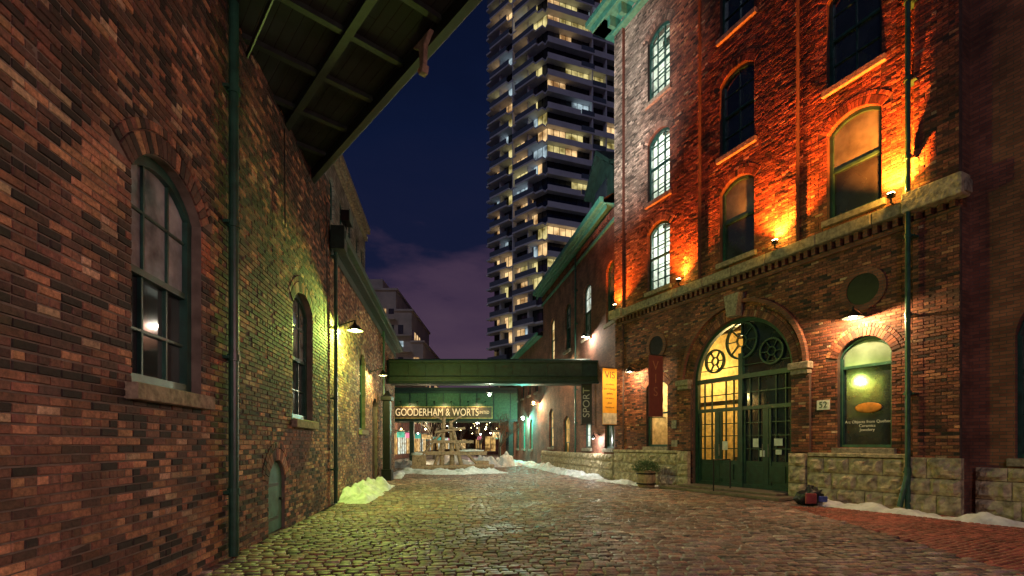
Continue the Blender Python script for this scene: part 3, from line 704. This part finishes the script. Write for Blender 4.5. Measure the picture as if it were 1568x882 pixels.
def bare_tree(x,y,h,lights=14):
    e=empty('bare_tree',(x,y,0)); b=MB(); tips=[]
    def br(p,d,L,r,k):
        q=p+d*L; b.cyl(p,q,r,r*.65,n=6 if k<2 else 4,caps=False)
        tips.append(q)
        if k>=5: return
        for _ in range(3 if k else 4):
            nd=(d+Vector((U(-1,1),U(-1,1),U(-.25,.7)))*.75).normalized(); br(q,nd,L*U(.6,.8),r*.6,k+1)
    br(Vector((0,0,0)),Vector((0,0,1)),h*.3,.13,0)
    b.build('branches',e,[M_WOOD])
    if lights:
        k=MB()
        for _ in range(lights): k.sph(random.choice(tips),.035,random.choice([0,0,1]),4)
        k.build('fairy_lights',e,[M_BULBO,M_BULB])
bare_tree(-8.2,52,5.5,16); bare_tree(-3.6,56,5.0,10); bare_tree(-7.3,70,6,14); bare_tree(-1.0,40.5,4.6,0)
M_BEI=mat('beige_render',(.5,.42,.35),.8,var=.2,scale=.5)
e=empty('stepped_apartment_block'); b=MB()
for (xa,xb_,h) in((-30,-22.2,31),(-22.2,-19.2,27),(-19.2,-17,21)):
    b.box(xa,xb_-.01,95,115,0,h,0); b.box(xa-.3,xb_+.3,94.7,115,h,h+.4,0)
    z=1
    while z<h-3:
        x=xa+.4
        while x<xb_-1.2: b.box(x,x+1.0,94.9,95,z,z+1.7,1 if R()<.55 else random.choice([2,2,3])); x+=1.5
        b.box(xa,xb_-.02,93.9,94.95,z-.55,z-.35,0)
        if int(z)%2: b.box(xa,xb_-.02,93.9,93.95,z-.35,z+.4,0)
        z+=3.1
    y=95.6
    while y<114: 
        for zz in range(1,int(h)-3,3): b.box(xb_-.02,xb_+.05,y,y+1.1,zz,zz+1.6,1 if R()<.5 else 2)
        y+=2.2
b.box(-28.5,-25,96,105,31,33.5,0)
b.build('walls',e,[M_BEI,M_GL,M_LT1,M_LT3])
# ================================================================== APARTMENT TOWER
tw=empty('apartment_tower'); b=MB()
C=(6.4,90.0); a=(-.7071,.7071); na=(-.7071,-.7071); bb=(.94,.342); nb=(.342,-.94)
LA=15.4-1.3; LB=36
SH=2.95; NS=36
Pc=lambda s,o,d,n:(C[0]+d[0]*s+n[0]*o,C[1]+d[1]*s+n[1]*o)
fp=[C,Pc(LB,0,bb,nb),(C[0]+bb[0]*LB+a[0]*LA,C[1]+bb[1]*LB+a[1]*LA),Pc(LA,0,a,na)]
b.zprism(fp,0,SH*NS,4)
for k in range(1,NS):
    z=k*SH
    b.obox(C,bb,nb,-.5,LB,0.02,1.35,z-.14,z+.16,0)
    b.obox(C,a,na,.0,LA+.9,0.02,1.35,z-.16,z+.18,0)
    bays=[(-.5,8.5),(11.5,20),(23,32)] if (k//2)%2 else [(-.5,6.2),(9,17.5),(20,32)]
    for (p,q) in bays:
        b.obox(C,bb,nb,p,q,1.28,1.4,z-.25,z+.8,0)
    b.obox(C,bb,nb,bays[0][1]+.1,bays[1][0]-.1,1.3,1.34,z+.16,z+1.05,6)
    off=0 if k%2 else 2.2
    for p in(1.0+off*.3,8.0+off*.3):
        b.obox(C,a,na,p,p+5.4,1.36,1.95,z-.15,z+.15,0)
        b.obox(C,a,na,p,p+5.4,1.9,1.94,z+.15,z+1.05,6)
    s=.05
    lit_run=0; mi=4
    while s<LB-1.2:
        if lit_run<=0:
            f_=3 if s<5 else 1.1
            lit_run=random.randint(2,5); mi=random.choices([4,5,1,2,3],[9,4,1.6*f_,1.7*f_,1.2])[0]
        b.obox(C,bb,nb,s,s+1.12,.02,.06,z+.18,z+SH-.2,mi); b.obox(C,bb,nb,s+1.12,s+1.2,.0,.12,z+.17,z+SH-.145,7)
        s+=1.2; lit_run-=1
    s=.05; lit_run=0
    while s<LA-1.0:
        if lit_run<=0:
            f_=1.6 if s<3.5 else 1
            lit_run=random.randint(1,3); mi=random.choices([4,5,1,2,3],[8,4,4,2.6*f_,1.6])[0]
        b.obox(C,a,na,s,s+1.02,.02,.06,z+.19,z+SH-.2,mi); b.obox(C,a,na,s+1.02,s+1.1,.0,.12,z+.185,z+SH-.165,7)
        s+=1.1; lit_run-=1
    for p in(3.5,7.5,11.0): b.obox(C,a,na,p,p+.2,.13,1.3,z+.19,z+SH-.17,0)
    for p in(8.5,11.4,20,23): b.obox(C,bb,nb,p,p+.22,.13,1.26,z+.17,z+SH-.15,0)
b.build('storeys',tw,[M_CONC,M_LT1,M_LT2,M_LT3,M_GLT,M_GLT2,mat('balcony_glass',(.12,.15,.19),.15,var=.2,bump=0),M_BLACK])
# ================================================================== GROUND
M_GR=brick_tex_mat('ground_setts',(.2,.15,.12),(.11,.085,.075),(.03,.027,.025),bw=.2,bh=.12,ms=.012,flat=True,rough=.5,dist=.015)
g=MB(); g.add([(-300,-60,-.045),(300,-60,-.045),(300,600,-.045),(-300,600,-.045)],[(0,1,2,3)]); g.build('ground',None,[M_GR])
def sett_field(name,inside,e1,e2,rngv,rngu,lw,ll,colf,jit=.009):
    V=[];FC=[];COL=[]
    v=rngv[0]
    while v<rngv[1]:
        u=rngu[0]+R()*ll; 
        while u<rngu[1]:
            L=ll*U(.7,1.2); uc=u+L/2
            x=e2[0]*uc+e1[0]*v; y=e2[1]*uc+e1[1]*v
            if inside(x,y):
                wob=.14*noise.noise(Vector((x*.25,y*.25,0)))+.04*noise.noise(Vector((x*1.3,y*1.3,5)))
                zz=.03*noise.noise(Vector((x*.35,y*.35,9)))+U(-jit,jit)
                hw=lw/2-.004-U(0,.005); hl=L/2-.005-U(0,.005)
                tx,ty=U(-.02,.02),U(-.04,.04); rot=U(-.04,.04)
                b0=len(V)
                for (sx,sy) in((-1,-1),(1,-1),(1,1),(-1,1)):
                    uu=uc+sx*hl-sy*hw*rot; vv=v+wob+sy*hw+sx*hl*rot
                    V.append((e2[0]*uu+e1[0]*vv,e2[1]*uu+e1[1]*vv,-.05))
                for k,(ins,dz) in enumerate(((0.0,-.014),(.014,-.001))):
                    for (sx,sy) in((-1,-1),(1,-1),(1,1),(-1,1)):
                        h1=hl-ins;w1=hw-ins
                        uu=uc+sx*h1-sy*w1*rot; vv=v+wob+sy*w1+sx*h1*rot
                        V.append((e2[0]*uu+e1[0]*vv,e2[1]*uu+e1[1]*vv,zz+dz+sx*h1*tx+sy*w1*ty))
                for k in(0,4):
                    for i in range(4):
                        j=(i+1)%4; FC.append((b0+k+i,b0+k+j,b0+k+4+j,b0+k+4+i))
                FC.append((b0+8,b0+9,b0+10,b0+11)); COL.extend([colf(x,y)]*9)
            u+=L
        v+=lw
    me=bpy.data.meshes.new(name); me.from_pydata(V,[],FC); me.materials.append(M_SETT)
    me.polygons.foreach_set('use_smooth',[True]*len(FC))
    at=me.attributes.new('bcol','FLOAT_COLOR','FACE')
    arr=np.ones((len(FC),4),dtype=np.float32); arr[:,:3]=np.array(COL,dtype=np.float32); at.data.foreach_set('color',arr.ravel())
    o=bpy.data.objects.new(name,me); link(o); return o
def lx(y): return -3.09-.126*y
def rx(y): return 15.42-.489*y if y<22 else 4.66-.172*(y-22)
def redzone(x,y): return x> 5.6+.12*y and y<13.2-.25*(x-6) 
def in_main(x,y):
    l=lx(y) if y<28.4 else -12
    return x>l and x<rx(y)-.02 and not redzone(x,y)
def in_red(x,y): return x<rx(y) and redzone(x,y)
def csett(x,y):
    n=noise.noise(Vector((x*.3,y*.3,2)))
    r=R(); k=U(.5,1.4)*(1+.5*n)
    if r<.5: c=(.25,.175,.16)
    elif r<.8: c=(.29,.16,.13)
    elif r<.9: c=(.11,.09,.09)
    else: c=(.38,.32,.28)
    return (c[0]*k,c[1]*k,c[2]*k)
def cred(x,y):
    k=U(.55,1.3); return (.36*k,.105*k,.075*k)
q=math.sqrt(1+.126**2); e1v=(-.126/q,1/q); e2v=(1/q,.126/q)
sett_field('cobblestone_street',in_main,e1v,e2v,(4.5,38),(-8,16),.125,.19,csett)
sett_field('brick_pavement',in_red,(.439,-.898),(.898,.439),(-16,6),(4,18),.1,.2,cred,.005)
# ================================================================== SNOW
def snow(name,pts,w,h,seed=0,res=.06,base=.5):
    b=MB(); V=[]
    P=[Vector((*p,0)) for p in pts]; samples=[]
    for p,q2 in zip(P,P[1:]):
        L=(q2-p).length; k=max(2,int(L/res))
        for i in range(k): samples.append((p.lerp(q2,i/k),(q2-p).normalized()))
    samples.append((P[-1],(P[-1]-P[-2]).normalized()))
    nw=max(6,int(w/res)); N_=len(samples)
    for i,(p,d) in enumerate(samples):
        nn=Vector((-d.y,d.x,0)); ends=min(1,i/10,(N_-1-i)/10)
        for j in range(nw+1):
            t=j/nw*2-1; pos=p+nn*t*w/2
            pf=max(0,1-t*t)**.6*ends
            nz=base+1.1*noise.noise(Vector((pos.x*1.1+seed,pos.y*1.1,seed)))+.4*noise.noise(Vector((pos.x*4,pos.y*4,seed)))+.18*noise.noise(Vector((pos.x*11,pos.y*11,seed)))
            V.append((pos.x,pos.y,-.035+pf*h*max(0,nz)))
    FCs=[(i*(nw+1)+j,i*(nw+1)+j+1,(i+1)*(nw+1)+j+1,(i+1)*(nw+1)+j) for i in range(N_-1) for j in range(nw)]
    b.add(V,FCs); return b.build(name,None,[M_SNOW],smooth=True)
def w2(v): return (v.x,v.y)
snow('snow_bank',[w2(WL(13.6,.2,0)),w2(WL(16,.35,0)),w2(WL(19.5,.35,0))],1.3,.42,3)
snow('snow_bank',[w2(WR(8.7,.6,0)),w2(WR(11,.62,0)),w2(WR(12.4,.75,0)),w2(WR(15,.3,0))],.6,.19,5,base=.55)
snow('snow_bank',[w2(WR(-.5,.7,0)),w2(WR(3.4,.65,0))],.9,.18,8,base=.5)
snow('snow_bank',[w2(WM(25.8,.7,0)),w2(WM(19,.8,0)),w2(WM(12,.7,0)),w2(WM(3,.7,0))],1.2,.34,11,base=.5)
snow('snow_bank',[(-6.6,28.5),(-3.5,27.2),(-.6,28.8)],3.0,.3,14)
snow('snow_bank',[(-4.6,33),(-1.5,35),(0.3,38)],2.0,.8,19)
snow('snow_bank',[(-10,36),(-7,33.5),(-5.5,34)],2.2,.6,29)
snow('snow_bank',[w2(WL(22.8,.5,0)),w2(WL(28,.3,0))],.8,.2,23)
# ================================================================== TIMBER SCULPTURE
sc=empty('timber_sculpture',(-3.7,29.6,0),.15); b=MB()
b.cyl((-.5,0,0),(-.35,0,3.2),.16,.1,n=9); b.cyl((.15,.2,0),(.05,.1,3.0),.17,.11,n=9); b.cyl((.75,-.1,0),(.15,0,2.6),.14,.1,n=9)
b.cyl((-1.0,0,0),(-.35,.05,2.0),.12,.09,n=9)
b.box(-2.0,2.2,-.2,.2,.95,1.17,0); b.box(-1.2,1.4,-.15,.15,1.65,1.83,0); b.box(-2.2,-1.4,-.3,.3,.3,.95,0); b.box(1.5,2.3,-.3,.3,0,.6,0)
b.cyl((-2.3,-.3,.2),(2.6,-.5,.28),.15,.13,n=9); b.cyl((-2.2,.5,.2),(2.5,.4,.24),.15,.13,n=9); b.cyl((1.6,-.3,.4),(.2,.1,1.9),.08,n=8)
b.cyl((-1.9,-.3,.6),(-.4,0,2.4),.07,n=8)
b.cyl((-.9,-.1,2.3),(.9,-.1,2.55),.09,n=8); b.cyl((-.35,0,3.0),(-1.0,-.1,3.3),.06,n=8); b.cyl((.05,.1,2.9),(.7,0,3.3),.06,n=8)
b.build('timbers',sc,[M_WOODG,M_BLACK],bevel=.02)
b=MB(); b.sph((-1.8,0,1.0),.5,0,8,(1,.6,.3),.4); b.sph((1.2,0,1.2),.6,0,8,(1.3,.5,.15),.4); b.build('snow_cap',sc,[M_SNOW],smooth=True)
# ================================================================== BARREL PLANTER
pl=empty('barrel_planter',WR(3.2,1.15,0),0); b=MB()
prof=[(0,.3),(.15,.34),(.3,.36),(.45,.34),(.6,.31)]
for (z0,r0),(z1,r1) in zip(prof,prof[1:]): b.cyl((0,0,z0),(0,0,z1),r0,r1,n=20,m=0,caps=(z0==0 or z1==.6))
for z in(.1,.48): b.cyl((0,0,z),(0,0,z+.05),.365,n=20,m=1)
b.build('barrel',pl,[M_WOODG,M_BLACK])
b=MB()
for i in range(1400):
    t=R()*6.28; ph=math.acos(U(-.2,1)); r=.52*U(.5,1)*(1+.3*noise.noise(Vector((math.cos(t)*2,math.sin(t)*2,ph*2))))
    c=Vector((r*math.sin(ph)*math.cos(t),r*math.sin(ph)*math.sin(t),.64+r*math.cos(ph)*.7)); d1=Vector((U(-1,1),U(-1,1),U(-.3,1))).normalized()*.08; d2=Vector((U(-1,1),U(-1,1),U(-1,1))).normalized()*.02
    b.add([c-d2,c+d2,c+d1],[(0,1,2)])
b.build('evergreen_shrub',pl,[mat('shrub_leaf',(.07,.12,.045),.7)])
# ================================================================== BAG
bg=empty('rubbish_bag',WR(9.35,.95,0),0); b=MB(); b.sph((0,0,.2),.27,0,12,(1.2,.9,.8),.7); b.cyl((0,0,.36),(.03,.02,.5),.05,.09,n=8)
b.build('bag_body',bg,[mat('black_plastic',(.02,.02,.025),.3,bump=1,bscale=12,bdist=.03)],smooth=True)
b=MB(); b.box(-.3,-.02,-.34,-.28,.05,.32,0); b.box(.03,.25,-.36,-.3,.1,.25,1); b.build('papers',bg,[mat('red_print',(.3,.05,.05),.5),mat('blue_print',(.05,.08,.3),.5)],bevel=.02)
rl=empty('handrail',WR(6.3,1.1,0),thR); b=MB(); b.cyl((0,0,0),(0,0,1.1),.022); b.cyl((0,.75,0.1),(0,.75,1.1),.022); b.cyl((0,0,1.1),(0,.75,1.1),.022); b.build('rails',rl,[M_BLACK])
p=empty('pipe_shoe',WR(11.32,.36,0),thR)
b=MB(); b.cyl((0,0,.9),(-.12,-.1,.12),.06,.06); b.cyl((0,0,.85),(0,0,1.05),.07); b.build('shoe',p,[M_GREEN])
# ================================================================== FLOODLIGHTS
fl=empty('floodlight',WL(13.2,.35,7.55),thL); b=MB(); b.box(-.22,.22,-.12,.1,-.12,.16,0); b.cyl((0,.0,-.5),(0,0,-.1),.025); b.box(-.25,.25,-.14,-.12,-.14,.18,1); b.build('housing',fl,[M_BLACK,M_GREEN],bevel=.01)
light('flood','SPOT',WL(13.2,.65,7.6),(1,.9,.82),14000,.12,spot=46,blend=1,target=WR(-.4,0,16.5))
light('flood_stone','SPOT',WL(14.5,.8,7.8),(.9,1,.85),700,.1,spot=60,blend=1,target=(-9,27,13))
def street_lamp(x,y,col,pw,m,h=4.2):
    e=empty('street_lamp',(x,y,0)); b=MB(); b.cyl((0,0,0),(0,0,.5),.12,.08); b.cyl((0,0,.5),(0,0,h),.05,.04); b.cyl((0,0,h+.35),(0,0,h+.5),.2,.03); b.cyl((0,0,h),(0,0,h+.05),.12,.14); b.build('post',e,[M_BLACK])
    k=MB(); k.sph((0,0,h+.2),.15,0,8); k.build('globe',e,[m],smooth=True); light('lamp_light','POINT',(.0,-.25,h+.1),col,pw,.1,parent=e)
for (x,y,c,pw,m) in((-9.5,52,(1,.85,.5),1100,M_BULB),(-4.5,64,(1,.7,.6),1100,M_BULB),(-9.8,80,(1,.8,.5),900,M_BULBO)):
    street_lamp(x,y,c,pw,m)
def street_bulb(x,y,z,col,pw,m,name='hanging_lantern'):
    e=empty(name,(x,y,z)); b=MB(); b.cyl((0,0,.12),(0,0,.22),.16,.04,m=0); b.cyl((0,0,.22),(0,0,.6),.015,m=0); b.build('cap',e,[M_BLACK]); k=MB(); k.sph((0,0,.03),.07,0,6); k.build('bulb',e,[m],smooth=True)
    if pw: light('lantern_light','POINT',(0,0,-.1),col,pw,.08,parent=e)
for x in(-10.5,-8.2,-5.5,-2.5): street_bulb(x,47,3.0,(1,.75,.45),240 if x in(-8.2,-2.5) else 0,M_BULBO)
for (x,y,z,m) in((-6,58,3.2,M_BULBO),(-2.6,60,2.9,M_BULB),(-8.8,64,3.1,M_BULBO),(-5.2,74,3.4,M_BULB),(-7.2,90,3.5,M_BULBO),(-3.3,52,2.6,M_BULB),(-10.8,57,2.8,M_BULB)): street_bulb(x,y,z,(1,1,1),0,m)
street_bulb(-1.15,25.4,4.1,(.9,1,.75),520,M_BULBG)
street_lamp(2.2,-6,(1,.72,.56),2300,M_BULB,4.6)
street_lamp(8.5,-3.0,(1,.45,.47),1400,M_BULB,4.8)
# ================================================================== FILL SUN + WORLD
light('fill_sun','SUN',(0,-20,40),(.66,.74,1),.22,rot=(math.radians(52),0,math.radians(-22)))  # unseen sun lamp added as cool fill, standing in for city glow
bpy.data.lights['fill_sun'].angle=math.radians(6)
w=bpy.data.worlds.new('World'); scene.world=w; w.use_nodes=True; nt=w.node_tree; bg_=nt.nodes['Background']
tc=N(nt,'ShaderNodeTexCoord'); sp=N(nt,'ShaderNodeSeparateXYZ'); nt.links.new(tc.outputs['Generated'],sp.inputs[0])
nz=N(nt,'ShaderNodeTexNoise'); nz.inputs['Scale'].default_value=2.6; nz.inputs['Detail'].default_value=7; nz.inputs['Roughness'].default_value=.55
mp=N(nt,'ShaderNodeMapping'); mp.inputs['Scale'].default_value=(1,1,3.0); nt.links.new(tc.outputs['Generated'],mp.inputs[0]); nt.links.new(mp.outputs[0],nz.inputs['Vector'])
ad=N(nt,'ShaderNodeMath',operation='MULTIPLY_ADD'); ad.inputs[1].default_value=.42; nt.links.new(nz.outputs['Fac'],ad.inputs[0]); nt.links.new(sp.outputs['Z'],ad.inputs[2])
cr=N(nt,'ShaderNodeValToRGB'); E=cr.color_ramp.elements
E[0].position=.15; E[0].color=(.045,.024,.042,1); E[1].position=.98; E[1].color=(.002,.004,.016,1)
for ps,cl in((.38,(.075,.045,.075,1)),(.5,(.05,.03,.06,1)),(.56,(.007,.01,.034,1)),(.72,(.004,.008,.031,1))):
    x=E.new(ps); x.color=cl
nt.links.new(ad.outputs[0],cr.inputs['Fac']); nt.links.new(cr.outputs['Color'],bg_.inputs['Color']); bg_.inputs['Strength'].default_value=1.0
# ================================================================== CAMERA
cam=bpy.data.cameras.new('Camera'); co=bpy.data.objects.new('Camera',cam); link(co); scene.camera=co
co.location=(0,0,1.6); co.rotation_euler=(math.pi/2,0,0); cam.sensor_width=36; cam.lens=36*F/1568; cam.shift_y=239/1568; cam.clip_start=.05; cam.clip_end=2000
scene.view_settings.view_transform='Standard'; scene.view_settings.look='None'; scene.view_settings.exposure=0
